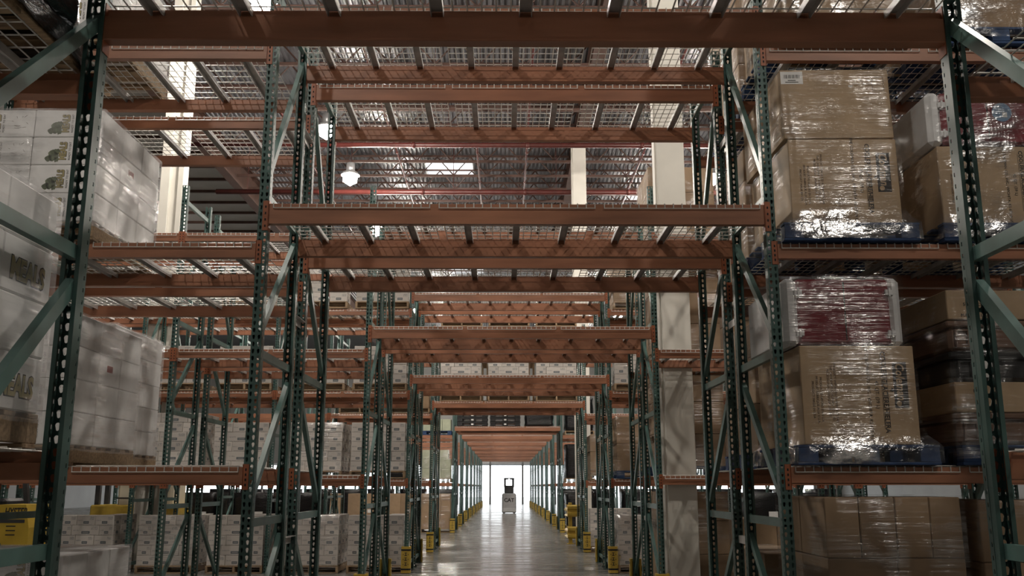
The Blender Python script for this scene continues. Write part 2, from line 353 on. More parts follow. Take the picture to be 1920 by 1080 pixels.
# open-web joists
def joist_meshes(x0, x1):
    Lj = x1 - x0
    bc = MB().box(0, Lj, -.045, .045, -.80, -.72).mesh('bc', 'joist'); tc_ = MB().box(0, Lj, -.035, .035, -.06, 0).mesh('tc', 'joist')
    wbm = MB(); n = int(round(Lj / 1.2)); st = Lj / n
    for i in range(n):
        wbm.tube((i*st, 0, -.06), ((i+.5)*st, 0, -.73), .022, 4).tube(((i+.5)*st, 0, -.73), ((i+1)*st, 0, -.06), .022, 4)
        wbm.tube(((i+.5)*st, 0, -.73), ((i+.5)*st, 0, -.06), .010, 4)
    return bc, tc_, wbm.mesh('web', 'joist')
jn = 0
for si, (x0, x1) in enumerate(((XG, 2.2), (2.45, 14.1))):
    jm = joist_meshes(x0, x1)
    for j in range(24):
        yy = 13.9 + j * 1.5
        if any(abs(yy - s[1]) < s[3] / 2 for s in SKY if x0 < s[0] < x1) and si == 5: continue
        t = thing('roof_joist', 'open-web roof joist %s of girder line, %s from the camera' % (('left', 'right')[si], ORD[j + 1]), 'joist', (x0, yy, ROOF - .006), 'open-web roof joists')
        ob('bottom_chord', jm[0], t); ob('top_chord', jm[1], t); ob('web', jm[2], t)
# sprinkler pipes
def pipe(name, lab, p, q, r_=.055, grp='red sprinkler pipes', drops=0):
    t = thing(name, lab, 'pipe', p, grp); d = Vector(q) - Vector(p)
    ob('pipe', MB().tube((0, 0, 0), d, r_, 8).mesh('pipe', 'pipe_red', True), t)
    n = int(d.length / 3.0); cm = MB().tube(-d.normalized() * .05, d.normalized() * .05, r_ + .018, 8).mesh('coupling', 'pipe_red', True)
    for i in range(1, n): ob('coupling', cm, t, d * (i / n))
    hm = MB().tube((0, 0, 0), (0, 0, ROOF - p[2]), .008, 4).mesh('hanger_rod', 'pipe_red')
    for i in range(n): ob('hanger_rod', hm, t, d * ((i + .3) / n))
pipe('sprinkler_pipe', 'red sprinkler main crossing below roof, nearer of the two', (-9.5, 26.2, 11.35), (14, 26.2, 11.35), .075)
pipe('sprinkler_pipe', 'red sprinkler main crossing below roof, farther of the two', (-9.5, 29.4, 10.93), (14, 29.4, 10.93), .085)
for i, xx in enumerate((-6.6, -3.6, -1.0, 0.6, 4.4, 7.6)):
    pipe('sprinkler_pipe', 'thin red sprinkler branch running away under roof, %s from left' % ORD[i + 1], (xx, 20, 12.15), (xx, 44, 12.15), .03)
# building columns
def column(x, y, wx, wy, lab, groove):
    t = thing('building_column', lab, 'column', (x, y, 0), 'white steel building columns')
    if groove:
        ob('web', MB().box(-wx/2 + .02, wx/2 - .02, -.08, .08, 0, ROOF - .9).mesh('cw', 'column_white'), t)
        for (a, b_) in ((-wx/2, -wx/2 + .2), (wx/2 - .12, wx/2)): ob('flange', MB().cbox(a, b_, -wy/2, wy/2, 0, ROOF - .9, .01).mesh('cf', 'column_white'), t)
    else:
        ob('shaft', MB().cbox(-wx/2, wx/2, -wy/2, wy/2, 0, ROOF - .72, .012).mesh('cs', 'column_white'), t)
        ob('edge_strip', MB().box(-wx/2 - .025, -wx/2, -wy/2 + .05, wy/2 - .05, 0, ROOF - .72).mesh('ce', 'column_white'), t)
    ob('cap_plate', MB().box(-wx/2 - .05, wx/2 + .05, -wy/2, wy/2, ROOF - .9 + (0 if groove else .18), ROOF - .85 + (0 if groove else .15)).mesh('cp', 'joist'), t)
column(2.355, 13.37, .41, .30, 'thick white column just right of the tunnel in the middle rack', False)
column(2.29, 29.0, .43, .40, 'white column in the far cross aisle right of the tunnel', False)
column(-7.02, 18.867, .48, .30, 'white grooved column left of the tunnel near the ceiling panels', True)

# ------------------------------------------------------------------ ceiling lamps
ico = bmesh.new(); bmesh.ops.create_icosphere(ico, subdivisions=1, radius=.25); bulb_me = bpy.data.meshes.new('bulb'); ico.to_mesh(bulb_me); ico.free(); bulb_me.materials.append(M['lamp_glow'])
hous = MB().lathe([(.06, .5), (.13, .47), (.14, .22), (.10, .19)], 12).mesh('housing', 'fixture', True)
ring = MB().lathe([(.14, .22), (.24, .17), (.29, .08), (.285, .08), (.23, .17), (.12, .22)], 16).mesh('reflector', 'fixture', True)
LZ = 10.8
lamps = [(-4.85, y) for y in (-.8, 9.6, 16.95, 23.7, 27.6, 33.6, 41, 50, 60, 70, 79)] + [(6.25, y) for y in (-.8, 9.6, 16.1, 21.5, 27.6, 35, 43, 52, 62, 74)]
cordm = MB().tube((0, 0, .5), (0, 0, ROOF - LZ), .012, 5).mesh('cord', 'steel_dark')
for i, (lx, ly) in enumerate(lamps):
    side = {-4.85: 'row left of the tunnel', 6.25: 'row right of the tunnel', -15.5: 'far left row', 16.5: 'far right row'}[lx]
    k = sorted([q[1] for q in lamps if q[0] == lx]).index(ly) + 1
    t = thing('ceiling_lamp', 'glowing high-bay lamp hung from the roof, %s in %s' % (ORD[k], side), 'lamp', (lx, ly, LZ), 'high-bay ceiling lamps')
    ob('bulb', bulb_me, t); ob('housing', hous, t); ob('reflector', ring, t); ob('cord', cordm, t)

# ------------------------------------------------------------------ pallet racking
FD = 1.067; HP = 5.50; PITCH = .0508
def post_mesh():
    """roll-formed upright: perforated face at y=0 looking to -y, open to +y"""
    mb = MB(); n = int(HP / PITCH); W = .038; D = .07
    def cell(P, ring, hole):
        o = [P(*p) for p in ring] + [P(*p) for p in hole]; k = len(ring)
        mb.poly(o, [(i, (i + 1) % k, k + (i + 1) % k, k + i) for i in range(k)])
    tear = [(-.0105, .008), (-.0075, .0155), (0, .0185), (.0075, .0155), (.0105, .008), (.0055, -.0125), (0, -.0155), (-.0055, -.0125)]
    h = PITCH / 2
    for r_ in range(n):
        zc = (r_ + .5) * PITCH
        for cx_ in (-.019, .019):
            ringp = [(-.019, .010), (-.019, h), (0, h), (.019, h), (.019, .010), (.019, -h), (0, -h), (-.019, -h)]
            cell(lambda a, b_: (cx_ + a, 0, zc + b_), ringp, tear)
        for sx in (-1, 1):
            a0, a1 = 0, .032
            rg = [(a0, -h), (a1, -h), (a1, h), (a0, h)]; ho = [(.012, -.009), (.021, -.009), (.021, .009), (.012, .009)]
            cell(lambda a, b_: (sx * W, a, zc + b_), rg, ho)
    for sx in (-1, 1):
        for z0, z1 in ((0, HP / 2), (HP / 2, HP)):
            zt = n * PITCH * (z1 / HP); zb = n * PITCH * (z0 / HP)
            mb.poly([(sx*W, .032, zb), (sx*W, D, zb), (sx*W, D, zt), (sx*W, .032, zt)], [(0, 1, 2, 3)])
            mb.poly([(sx*W, D, zb), (sx*(W-.018), D, zb), (sx*(W-.018), D, zt), (sx*W, D, zt)], [(0, 1, 2, 3)])
    me = bpy.data.meshes.new('post'); me.from_pydata(mb.v, [], mb.f)
    bm = bmesh.new(); bm.from_mesh(me); bmesh.ops.remove_doubles(bm, verts=bm.verts, dist=.0004)
    bmesh.ops.recalc_face_normals(bm, faces=bm.faces)
    bmesh.ops.solidify(bm, geom=list(bm.faces), thickness=.0024)
    bmesh.ops.recalc_face_normals(bm, faces=bm.faces)
    bm.to_mesh(me); bm.free(); me.materials.append(M['green']); return me
POST = post_mesh()
def brace(y0, z0, y1, z1):
    """C-channel brace: flat back with two flanges, lying in the frame plane"""
    mb = MB(); p, q = Vector((0, y0, z0)), Vector((0, y1, z1))
    d = (q - p).normalized(); n = d.cross(Vector((1, 0, 0)))
    mb.bar(p + Vector((.017, 0, 0)), q + Vector((.017, 0, 0)), .003, .058)
    mb.bar(p + Vector((-.017, 0, 0)), q + Vector((-.017, 0, 0)), .003, .058)
    for s_ in (-1, 1): mb.bar(p + n * s_ * .028, q + n * s_ * .028, .036, .003)
    return mb.mesh('brace', 'brace_green')
HZ = [.16, 1.28, 2.47, 3.64, 5.28]
ya, yb = .04, FD - .04
BH = brace(ya, 0, yb, 0)
BDIAG = [brace(ya, HZ[k] + .12, yb, HZ[k + 1] - .13) for k in range(4)]
BDIAG2 = [brace(yb, HZ[k] + .12, ya, HZ[k + 1] - .13) for k in range(4)]
PLATE = MB().box(-.07, .07, -.04, .11, 0, .01).mesh('foot_plate', 'green')
ANCH = MB().lathe([(.012, 0), (.012, .03), (.006, .035)], 6).mesh('anchor_bolt', 'steel_dark')
def frame(x, yf, mirror, label, full=True):
    t = thing('upright_frame', label, 'rack frame', (x, yf, 0), 'green rack upright frames')
    ob('post', POST, t, (0, 0, .008)); ob('post', POST, t, (0, FD, .008), (0, 0, math.pi))
    for z in (HZ if full else HZ[1:4]): ob('horizontal_brace', BH, t, (0, 0, z))
    for b_ in (BDIAG2 if mirror else BDIAG): ob('diagonal_brace', b_, t)
    for yy, rz in ((0, 0), (FD, math.pi)):
        p = ob('foot_plate', PLATE, t, (0, yy, 0), (0, 0, rz))
        if full: ob('anchor_bolt', ANCH, p, (.055, -.02, .01))
    return t
def merge_mesh(name, parts):
    """several MBs with their own materials in one mesh"""
    v = []; f = []; mi = []; mats = []
    for mb, mat in parts:
        o = len(v); v += mb.v; f += [tuple(i + o for i in q) for q in mb.f]; mi += [len(mats)] * len(mb.f); mats.append(mat)
    me = bpy.data.meshes.new(name); me.from_pydata(v, [], f)
    for mt in mats: me.materials.append(M[mt])
    me.polygons.foreach_set('material_index', mi)
    bm = bmesh.new(); bm.from_mesh(me); bmesh.ops.recalc_face_normals(bm, faces=bm.faces); bm.to_mesh(me); bm.free(); me.update(); return me
def beam_body(L_, h):
    pr = [(0, -h), (.058, -h), (.062, -h + .004), (.062, -.042), (.036, -.042), (.036, 0), (.003, 0), (0, -.003)]
    return MB().extrude(pr, 'x', -L_ / 2 + .003, L_ / 2 - .003).mesh('beam_body', 'orange')
def conn(h):
    H = .225 if h > .12 else .175
    a = MB().box(.0, .042, -.007, -.001, -H + .02, .02).box(-.003, .003, -.007, .06, -H + .02, .02)
    b_ = MB()
    for k in range(4): b_.box(.016, .026, -.0085, -.006, -H + .045 + k * (H - .05) / 3.6, -H + .062 + k * (H - .05) / 3.6)
    return merge_mesh('connector', [(a, 'connector'), (b_, 'dark_slot')])
def deck_wires(w_, d_):
    mb = MB(); r_ = .0040
    nx = 18; ny = 10
    for i in range(nx + 1):
        x = -w_ / 2 + w_ * i / nx
        mb.tube((x, -.004, .004), (x, d_ + .004, .004), r_, 4)
        mb.tube((x, -.004, .006), (x, -.004, -.036), r_, 4); mb.tube((x, d_ + .004, .006), (x, d_ + .004, -.036), r_, 4)
    for j in range(ny):
        y = .05 + (d_ - .1) * j / (ny - 1); mb.tube((-w_/2, y, .010), (w_/2, y, .010), r_, 4)
    for y in (-.011, d_ + .011): mb.tube((-w_/2, y, -.034), (w_/2, y, -.034), r_, 4)
    return mb.mesh('wire_mesh', 'wire')
DW = 1.15
WIRES = deck_wires(DW, FD)
CHAN = MB().box(-.028, .028, .04, FD - .04, -.004, 0).box(-.028, -.025, .04, FD - .04, -.036, -.004).box(.025, .028, .04, FD - .04, -.036, -.004).mesh('support_channel', 'galv')
_bm = {}
def beam(xc, L_, h, yf, back, z, label, parts=True):
    if (L_, h) not in _bm: _bm[(L_, h)] = (beam_body(L_, h), conn(h))
    bo, co = _bm[(L_, h)]
    t = thing('rack_beam', label, 'rack beam', (xc, yf + (FD if back else 0), z), 'orange rack beams', (0, 0, math.pi if back else 0))
    ob('beam_body', bo, t)
    if parts:
        ob('connector', co, t, (L_ / 2, 0, 0)); ob('connector', co, t, (-L_ / 2, 0, 0), (0, 0, 0), (-1, 1, 1))
def deck(xc, yf, z, label, chans=3):
    t = thing('wire_deck', label, 'wire deck', (xc, yf, z), 'wire mesh shelf decks')
    ob('wire_mesh', WIRES, t)
    for k in range(chans): ob('support_channel', CHAN, t, ((k - (chans - 1) / 2) * .385, 0, -.001))
TL = 3.658; SL = 2.44; XP = 1.867; BP = SL + .076 + .004
T1, T2 = 3.57, 5.15
LV = [1.66, 3.27, 4.83]; LN = ['lowest', 'middle', 'upper']
racks = []  # (front y, mirrored)
racks.append((2.763, False))
for y0 in (6.675, 12.13, 17.62, 23.13): racks += [(y0, False), (y0 + FD + .36, True)]
for k in range(8): y0 = 32.88 + 5.49 * k; racks += [(y0, False), (y0 + FD + .36, True)]
def px(side, k): return side * (XP + k * BP)          # k-th post out from the tunnel
def bx(side, k): return side * (XP + .038 + .002 + SL / 2 + k * BP)
SIDE = {-1: 'left', 1: 'right'}
nb = {1: (1, 1), 2: (1, 1), 3: (1, 1), 4: (2, 2), 5: (2, 2), 6: (3, 2), 7: (3, 2), 8: (3, 2), 9: (3, 2)}
for ri, (yf, mir) in enumerate(racks):
    n = ri + 1; near = n <= 9
    rk = '%s rack from camera' % ORD[n]
    nl, nr = nb.get(n, (2, 2))
    for side, cnt in ((-1, nl), (1, nr)):
        for k in range(cnt + 1):
            if n == 1 and k == 1 and False: continue
            pos = 'beside the tunnel on the %s' % SIDE[side] if k == 0 else '%s out from tunnel on the %s' % (ORD[k], SIDE[side])
            frame(px(side, k), yf, mir, 'green upright frame %s, %s' % (pos, rk), near)
        for k in range(cnt):
            for li, z in enumerate(LV):
                if not near and li == 2: continue
                for back in (False, True):
                    if not near and (back != mir): continue
                    beam(bx(side, k), SL, .108, yf, back, z, 'orange %s beam, %s shelf, %s bay %s of tunnel, %s' % (('front', 'rear')[back], LN[li], ORD[k + 1], SIDE[side], rk), near)
                dk = n <= 7 and not (n in (4, 5, 7) and k > 1) or (n in (8, 9) and k == 0)
                if dk:
                    for q in (-1, 1): deck(bx(side, k) + q * .61, yf, z, 'wire deck, %s half, %s shelf, %s bay %s of tunnel, %s' % ({-1: 'left', 1: 'right'}[q], LN[li], ORD[k + 1], SIDE[side], rk))
    for li, z in enumerate((T1, T2)):
        if li == 1 and n > 9: continue
        if li == 1 and n in (8, 9): z = 5.43
        for back in (False, True):
            beam(0, TL, .152, yf, back, z, 'orange beam over the tunnel, %s side, %s tier, %s' % (('front', 'rear')[back], ('lower', 'upper')[li], rk), near)
        for q in (-1, 0, 1):
            deck(q * 1.22, yf, z, 'wire mesh deck over the tunnel, %s, %s tier, %s' % ({-1: 'left third', 0: 'middle third', 1: 'right third'}[q], ('lower', 'upper')[li], rk), 3 if near else 0)
# row spacers in the flues
spm = MB().bar((0, 0, 0), (0, .36, 0), .004, .06).bar((.02, 0, .028), (.02, .36, .028), .04, .004).mesh('row_spacer', 'galv')
for (a, ra) in ((7.742, 2), (13.197, 4), (18.687, 6), (24.197, 8)):
    for side in (-1, 1):
        for zi, z in enumerate((1.1, 2.9, 4.55)):
            tag(ob('row_spacer', spm, None, (side * XP, a, z)), 'grey row spacer, %s, %s of tunnel, between %s and %s racks' % (('lowest', 'middle', 'top')[zi], SIDE[side], ORD[ra], ORD[ra + 1]), 'spacer', 'row spacers between back-to-back racks')

# ------------------------------------------------------------------ yellow post protectors
gp = [(-.085, .075), (-.085, -.03), (-.055, -.062), (.055, -.062), (.085, -.03), (.085, .075), (.055, .075), (.055, -.02), (.035, -.032), (-.035, -.032), (-.055, -.02), (-.055, .075)]
GUARD = MB().extrude(gp, 'z', 0, .46).mesh('guard_shell', 'yellow')
sp_ = [(p[0] * 1.03, p[1] * 1.06 if p[1] < 0 else p[1] - .01) for p in gp[:6]] + [(p[0], p[1]) for p in gp[6:]]
STRAP = MB().extrude(sp_, 'z', 0, .03).mesh('strap', 'black_plastic')
MARK = MB()
for k in range(3):
    z = .13 + k * .085; MARK.box(-.022, .022, -.0635, -.0615, z, z + .014).box(-.006, .006, -.0635, -.0615, z + .014, z + .045).box(-.022, .022, -.0635, -.0615, z + .045, z + .055)
    for s_ in (-1, 1): MARK.box(s_ * .045 - .005, s_ * .045 + .005, -.0635, -.0615, z + .01, z + .03)
MARK = MARK.mesh('print', 'print_black')
for ri, (yf, mir) in enumerate(racks):
    if ri == 0: continue
    for side in (-1, 1):
        yy, rz = (yf + FD + .012, math.pi) if mir else (yf - .012, 0)
        t = thing('post_protector', 'yellow post protector with black straps, %s of tunnel, %s rack from camera' % (SIDE[side], ORD[ri + 1]), 'post guard', (side * XP, yy, .012), 'yellow post protectors', (0, 0, rz))
        ob('shell', GUARD, t); ob('strap', STRAP, t, (0, 0, .05)); ob('strap', STRAP, t, (0, 0, .385)); ob('print', MARK, t)

# ------------------------------------------------------------------ pallets
def pallet_parts(w_, d_, kind):
    P = []; mat = {'wood': 'wood', 'blue': 'blue_wood'}[kind]
    tb = MB().cbox(-w_/2, w_/2, -.045, .045, .118, .138, .003).mesh('deck_board', mat)
    for k in range(7): P.append(('deck_board', tb, (0, .05 + (d_ - .1) * k / 6, 0)))
    if kind == 'wood':
        sm = MB().cbox(-.02, .02, 0, d_, .02, .118, .003).mesh('stringer', mat)
        for x in (-w_/2 + .02, 0, w_/2 - .02): P.append(('stringer', sm, (x, 0, 0)))
    else:
        bl = MB().cbox(-.07, .07, -.05, .05, .02, .118, .004).mesh('block', mat)
        for x in (-w_/2 + .075, 0, w_/2 - .075):
            for y in (.055, d_/2, d_ - .055): P.append(('block', bl, (x, y, 0)))
    bb = MB().cbox(-w_/2, w_/2, -.05, .05, 0, .02, .003).mesh('bottom_board', mat)
    for y in (.055, d_/2, d_ - .055): P.append(('bottom_board', bb, (0, y, 0)))
    return P
_pp = {}
def pallet(x, y, z, lab, kind='wood', w_=1.02, d_=1.18):
    if (kind, w_, d_) not in _pp: _pp[(kind, w_, d_)] = pallet_parts(w_, d_, kind)
    t = thing('%s_pallet' % {'wood': 'wooden', 'blue': 'blue'}[kind], lab, 'pallet', (x, y, z), '%s pallets' % {'wood': 'wooden', 'blue': 'blue'}[kind])
    for nm, me, lo in _pp[(kind, w_, d_)]: ob(nm, me, t, lo)
    return t
_cb = {}
def carton_mesh(sx, sy, sz, mat, c=.006):
    k = (round(sx, 3), round(sy, 3), round(sz, 3), mat)
    if k not in _cb: _cb[k] = MB().cbox(-sx/2, sx/2, -sy/2, sy/2, 0, sz, c).mesh('carton', mat)
    return _cb[k]
def wrap(rings, lab, mat='film_clear', x=0, y=0, z=0, jit=.006, nseg=10, cap=True, foot=0):
    """film skin through rectangular rings (z, x0, x1, y0, y1), slightly uneven between the corners"""
    mb = MB(); vs = []; rnd = random.Random(hash(lab) % 10007 if False else sum(map(ord, lab)))
    pts = None; k = nseg * 4
    for (rz, x0, x1, y0, y1) in rings:
        c = [(x0, y0), (x1, y0), (x1, y1), (x0, y1)]
        for e in range(4):
            a, b_ = c[e], c[(e + 1) % 4]
            for i in range(nseg):
                f = i / nseg; j = jit * (rnd.random() - .3) * (1 if 0 < i else .2)
                nx, ny = ((0, -1), (1, 0), (0, 1), (-1, 0))[e]
                vs.append((a[0] + (b_[0] - a[0]) * f + nx * j, a[1] + (b_[1] - a[1]) * f + ny * j, rz + (rnd.random() - .5) * jit))
    nr_ = len(rings); fs = [(r_ * k + i, r_ * k + (i + 1) % k, (r_ + 1) * k + (i + 1) % k, (r_ + 1) * k + i) for r_ in range(nr_ - 1) for i in range(k)]
    if cap: fs.append(tuple(range((nr_ - 1) * k, nr_ * k)))
    mb.poly(vs, fs)
    me = mb.mesh('stretch_wrap', mat, True, fix=False)
    if foot:
        me.materials.append(M['film_foot'])
        for p in me.polygons:
            if p.index < foot * k: p.material_index = 1
    return tag(ob('stretch_wrap', me, None, (x, y, z)), lab, 'stretch wrap', 'stretch wrap around pallet loads')
def box_rings(x0, x1, y0, y1, z0, z1, off=.012, n=9):
    return [(z0 + (z1 - z0) * i / n, x0 - off, x1 + off, y0 - off, y1 + off) for i in range(n + 1)]

# ---- cartons of ready meals
MEALT = text_mesh('MEALS', .115, 'meal_yellow', .0008, bold=.004)
MEALO = text_mesh('MEALS', .115, 'print_black', .0004, bold=.009)
MEALL = text_mesh('READY TO EAT', .03, 'print_black', .0005)
_r = random.Random(12); MPIC = MB()
for (cx_, cz_, rr_) in ((0, 0, .045), (-.03, -.022, .03), (.025, .03, .028), (.03, -.03, .022)):
    MPIC.extrude([(cx_ + math.cos(a * .5236) * rr_ * _r.uniform(.6, 1.2), cz_ + math.sin(a * .5236) * rr_ * _r.uniform(.6, 1.2)) for a in range(12)], 'z', 0, .001)
MPIC = MPIC.mesh('print', 'meal_green')
LINES = MB()
_r = random.Random(3)
for k in range(9):
    a = _r.uniform(-.08, .08); b_ = _r.uniform(-.05, .05); LINES.bar((a, 0, b_), (a + _r.uniform(-.05, .05), 0, b_ + _r.uniform(-.02, .02)), .0008, .0025, (0, 1, 0))
LINES = LINES.mesh('print', 'print_faint')
def meal_carton(t_lab, x, y, z, s, front, side, face, red=False):
    o = ob('meal_carton', carton_mesh(*s, 'meal_white'), None, (x, y, z), (0, 0, R(random.uniform(-.7, .7))))
    tag(o, t_lab, 'carton', 'white meal cartons')
    if front:
        f = -s[1] / 2; q = (R(90), R(-90), 0)
        ob('lettering_outline', MEALO, o, (-.02, f - .0006, s[2] * .5), q, (.42, .62, 1)); ob('lettering', MEALT, o, (-.02, f - .0016, s[2] * .5), q, (.42, .62, 1))
        ob('small_lettering', MEALL, o, (.028, f - .001, s[2] * .5), q, (.7, .7, 1))
        ob('print', MPIC, o, (-.095, f, s[2] * .33), (R(90), 0, 0)); ob('print_lines', LINES, o, (.14, f - .0008, s[2] * .55))
    if face:
        f = s[0] / 2
        ob('lettering_outline', MEALO, o, (f + .0006, .0, s[2] * .42), (R(90), 0, R(90)), (.8, 1.0, 1)); ob('lettering', MEALT, o, (f + .0016, .0, s[2] * .42), (R(90), 0, R(90)), (.8, 1.0, 1))
    if red:
        if front: ob('label', MB().box(-.045, .045, -.0015, 0, 0, .03).mesh('label', 'red_label'), o, (-s[0] * .38, -s[1] / 2, s[2] * .18))
        else: ob('label', MB().box(0, .0015, -.05, .05, 0, .05).mesh('label', 'red_label'), o, (s[0] / 2, 0, s[2] * .45))
def meals(x0, y0, z, nx, ny, nz, s, place, redk=None, faces=()):
    for k in range(nz):
        for j in range(ny):
            for i in range(nx):
                vis = j == 0 or i == nx - 1 or k == nz - 1
                if not vis: continue
                lab = 'white meal carton, %s layer, %s across, %s back, %s' % (ORD[k + 1], ORD[i + 1], ORD[j + 1], place)
                meal_carton(lab, x0 + (i + .5) * s[0], y0 + (j + .5) * s[1], z + k * s[2], (s[0] - .004, s[1] - .004, s[2] - .003), j == 0, i == nx - 1, (i == nx - 1 and (k, j) in faces), redk == (i, j, k))
def meal_load(x1, y0, zl, nz, s, place, mat, redk=None, faces=(), nx=2, ny=3):
    x0 = x1 - nx * s[0]; d_ = ny * s[1]
    pallet(x0 + nx * s[0] / 2, y0, zl, 'wooden pallet under the white meal cartons, %s' % place)
    meals(x0, y0, zl + .14, nx, ny, nz, s, place, redk, faces)
    wrap(box_rings(x0, x1, y0, y0 + d_, zl + .10, zl + .14 + nz * s[2] + .006), 'hazy stretch wrap round the white meal cartons, %s' % place, mat)
DZ = .014
meal_load(-3.09, 6.64, LV[1] + DZ, 4, (.51, .39, .216), 'left middle shelf behind near upright', 'film_milky', (1, 1, 2))
meal_load(-3.12, 6.64, LV[0] + DZ, 4, (.51, .39, .232), 'left lowest shelf behind near upright', 'film_milky', (1, 1, 2))
meal_load(-3.08, 6.64, .0, 4, (.51, .39, .232), 'floor at lower left corner', 'film_milky')
meal_load(-3.09, 6.64, LV[2] + DZ, 3, (.51, .39, .23), 'left upper shelf', 'film_milky')
meal_load(-1.98, 2.68, LV[0] + DZ, 4, (.51, .39, .222), 'nearest shelf at left edge', 'film_milky', None, ((0, 2), (2, 2)))
# black-wrapped load on the nearest left shelf
wrap([(LV[1] + DZ + z, -2.965, -1.915, 2.64, 3.86) for z in (.015, .05, .09, .135)], 'black stretch wrap skirt round the pallet at upper left corner', 'black_film', jit=.02, cap=False)
pallet(-2.44, 2.66, LV[1] + DZ, 'dark wooden pallet overhead at upper left corner')
bw = MB(); rr = random.Random(5); ring_n = 28; vs = []; fs = []
for k in range(9):
    z = .0 + k * .13
    for i in range(ring_n):
        a = 2 * math.pi * i / ring_n; c, s_ = math.cos(a), math.sin(a); e = .28
        vs.append((math.copysign(abs(c) ** e, c) * (.5 + rr.uniform(-.02, .015)), math.copysign(abs(s_) ** e, s_) * (.56 + rr.uniform(-.02, .015)), z + rr.uniform(-.01, .01)))
for k in range(8):
    for i in range(ring_n): fs.append((k*ring_n+i, k*ring_n+(i+1)%ring_n, (k+1)*ring_n+(i+1)%ring_n, (k+1)*ring_n+i))
fs += [tuple(range(ring_n - 1, -1, -1)), tuple(range(8 * ring_n, 9 * ring_n))]
BLACKLOAD = MB().poly(vs, fs).mesh('black_wrapped_load', 'black_film', True)
def black_load(x, y, z, lab, sc=(1, 1, 1), note=False):
    o = tag(ob('black_wrapped_load', BLACKLOAD, None, (x, y, z), (0, 0, 0), sc), lab, 'wrapped load', 'black-wrapped pallet loads')
    if note: ob('paper_note', MB().box(-.11, .11, -.002, 0, 0, .16).mesh('note', 'paper'), o, (.16, -.585, .55))
for i in range(3):  # loads added out of view to keep lamp light off the nearest tunnel beam
    pallet(-1.17 + i * 1.18, 2.7, T2 + DZ, 'unseen wooden pallet added above the nearest tunnel beam, %s of three' % ('left', 'middle', 'right')[i])
    black_load(-1.17 + i * 1.18, 3.3, T2 + DZ + .145, 'unseen black-wrapped load added for shade above the nearest tunnel beam, %s of three' % ('left', 'middle', 'right')[i])
for i, x in enumerate((-2.48, 2.48)):  # unseen loads added to block lamp light from the lower shelves behind
    pallet(x, 2.7, LV[2] + DZ, 'unseen wooden pallet added on upper shelf of the nearest rack, %s from left' % ORD[i + 1])
    black_load(x, 3.3, LV[2] + DZ + .145, 'unseen black-wrapped load added for shade on upper shelf of the nearest rack, %s from left' % ORD[i + 1])
black_load(-2.44, 3.25, LV[1] + DZ + .142, 'glossy black-wrapped load overhead at upper left corner', (1.1, 1.02, 1))

# ------------------------------------------------------------------ brown cartons
TAPES = {}
def kraft_carton(x, y, z, s, lab, mat='kraft', tape=None, rot=0.0, group='brown cartons on the racks'):
    o = tag(ob('brown_carton', carton_mesh(*s, mat), None, (x, y, z), (0, 0, R(rot))), lab, 'carton', group)
    if tape == 'h': ob('tape', MB().box(-s[0]/2 + .004, s[0]/2 - .004, -s[1]/2 - .001, -s[1]/2, s[2]*.47, s[2]*.53).mesh('tape', 'tape'), o)
    if tape == 'v': ob('tape', MB().box(-.025, .025, -s[1]/2 - .001, -s[1]/2, .004, s[2] - .004).mesh('tape', 'tape'), o)
    return o
NOTE = MB().box(-.075, .075, -.002, 0, 0, .11).mesh('paper_note', 'paper')
def kraft_load(x0, y0, zl, dims, place, kind='wood', pal=True, film_='film_clear', inner=1, mat='kraft', note=False, w_=1.02, seed=0):
    """dims: list of layers (height, [widths]); cartons built in the front row, the row at the tunnel side and none hidden inside"""
    rnd = random.Random(seed + sum(map(ord, place)))
    W = sum(dims[0][1]); D = 1.12
    if pal: pallet(x0 + w_ / 2, y0, zl, '%s pallet under brown cartons, %s' % ({'wood': 'wooden', 'blue': 'blue'}[kind], place), kind, w_)
    z = zl + (.14 if pal else 0); off = (w_ - W) / 2; zz = z
    for k, (h, ws) in enumerate(dims):
        xx = x0 + off
        for i, wd in enumerate(ws):
            cols = 2 if (i == (0 if inner > 0 else len(ws) - 1)) else 1
            for j in range(cols):
                dpt = D / 2 if cols == 2 else D / 2
                c = kraft_carton(xx + wd / 2, y0 + .03 + dpt * (j + .5), zz, (wd - .006, dpt - .006, h - .004), 'brown carton, %s layer, %s across, %s back, %s' % (ORD[k + 1], ORD[i + 1], ORD[j + 1], place), mat, None, rnd.uniform(-.5, .5))
                if note and k == len(dims) - 1 and i == len(ws) // 2 and j == 0: ob('paper_note', NOTE, c, (0, -dpt / 2 + .002, h * .45))
            xx += wd
        zz += h
    if film_: wrap([(z - .09, x0 - .01, x0 + w_ + .01, y0 - .012, y0 + 1.19)] + box_rings(x0 + off, x0 + off + W, y0 + .02, y0 + D + .04, z + .02, zz + .005, .014), 'clear stretch wrap round brown cartons, %s' % place, film_)
# floor, right near bay: two layers of four tall cartons
kraft_load(2.08, 6.62, 0, [(.46, [.24, .24, .24, .23]), (.45, [.48, .47]), (.41, [.24, .25, .24, .22])], 'floor right of tunnel', film_='film_clear')
kraft_load(3.16, 6.62, 0, [(.46, [.5, .47]), (.42, [.48, .49]), (.42, [.24, .25, .24, .24])], 'floor at lower right corner')
kraft_load(2.0, 6.62, LV[2] + DZ, [(.55, [.47, .47]), (.5, [.47, .47])], 'upper shelf right of tunnel', 'blue', film_='film_loose')
kraft_load(3.2, 6.62, LV[2] + DZ, [(.55, [.9]), (.5, [.9])], 'upper shelf at upper right corner', 'blue', film_='film_loose')
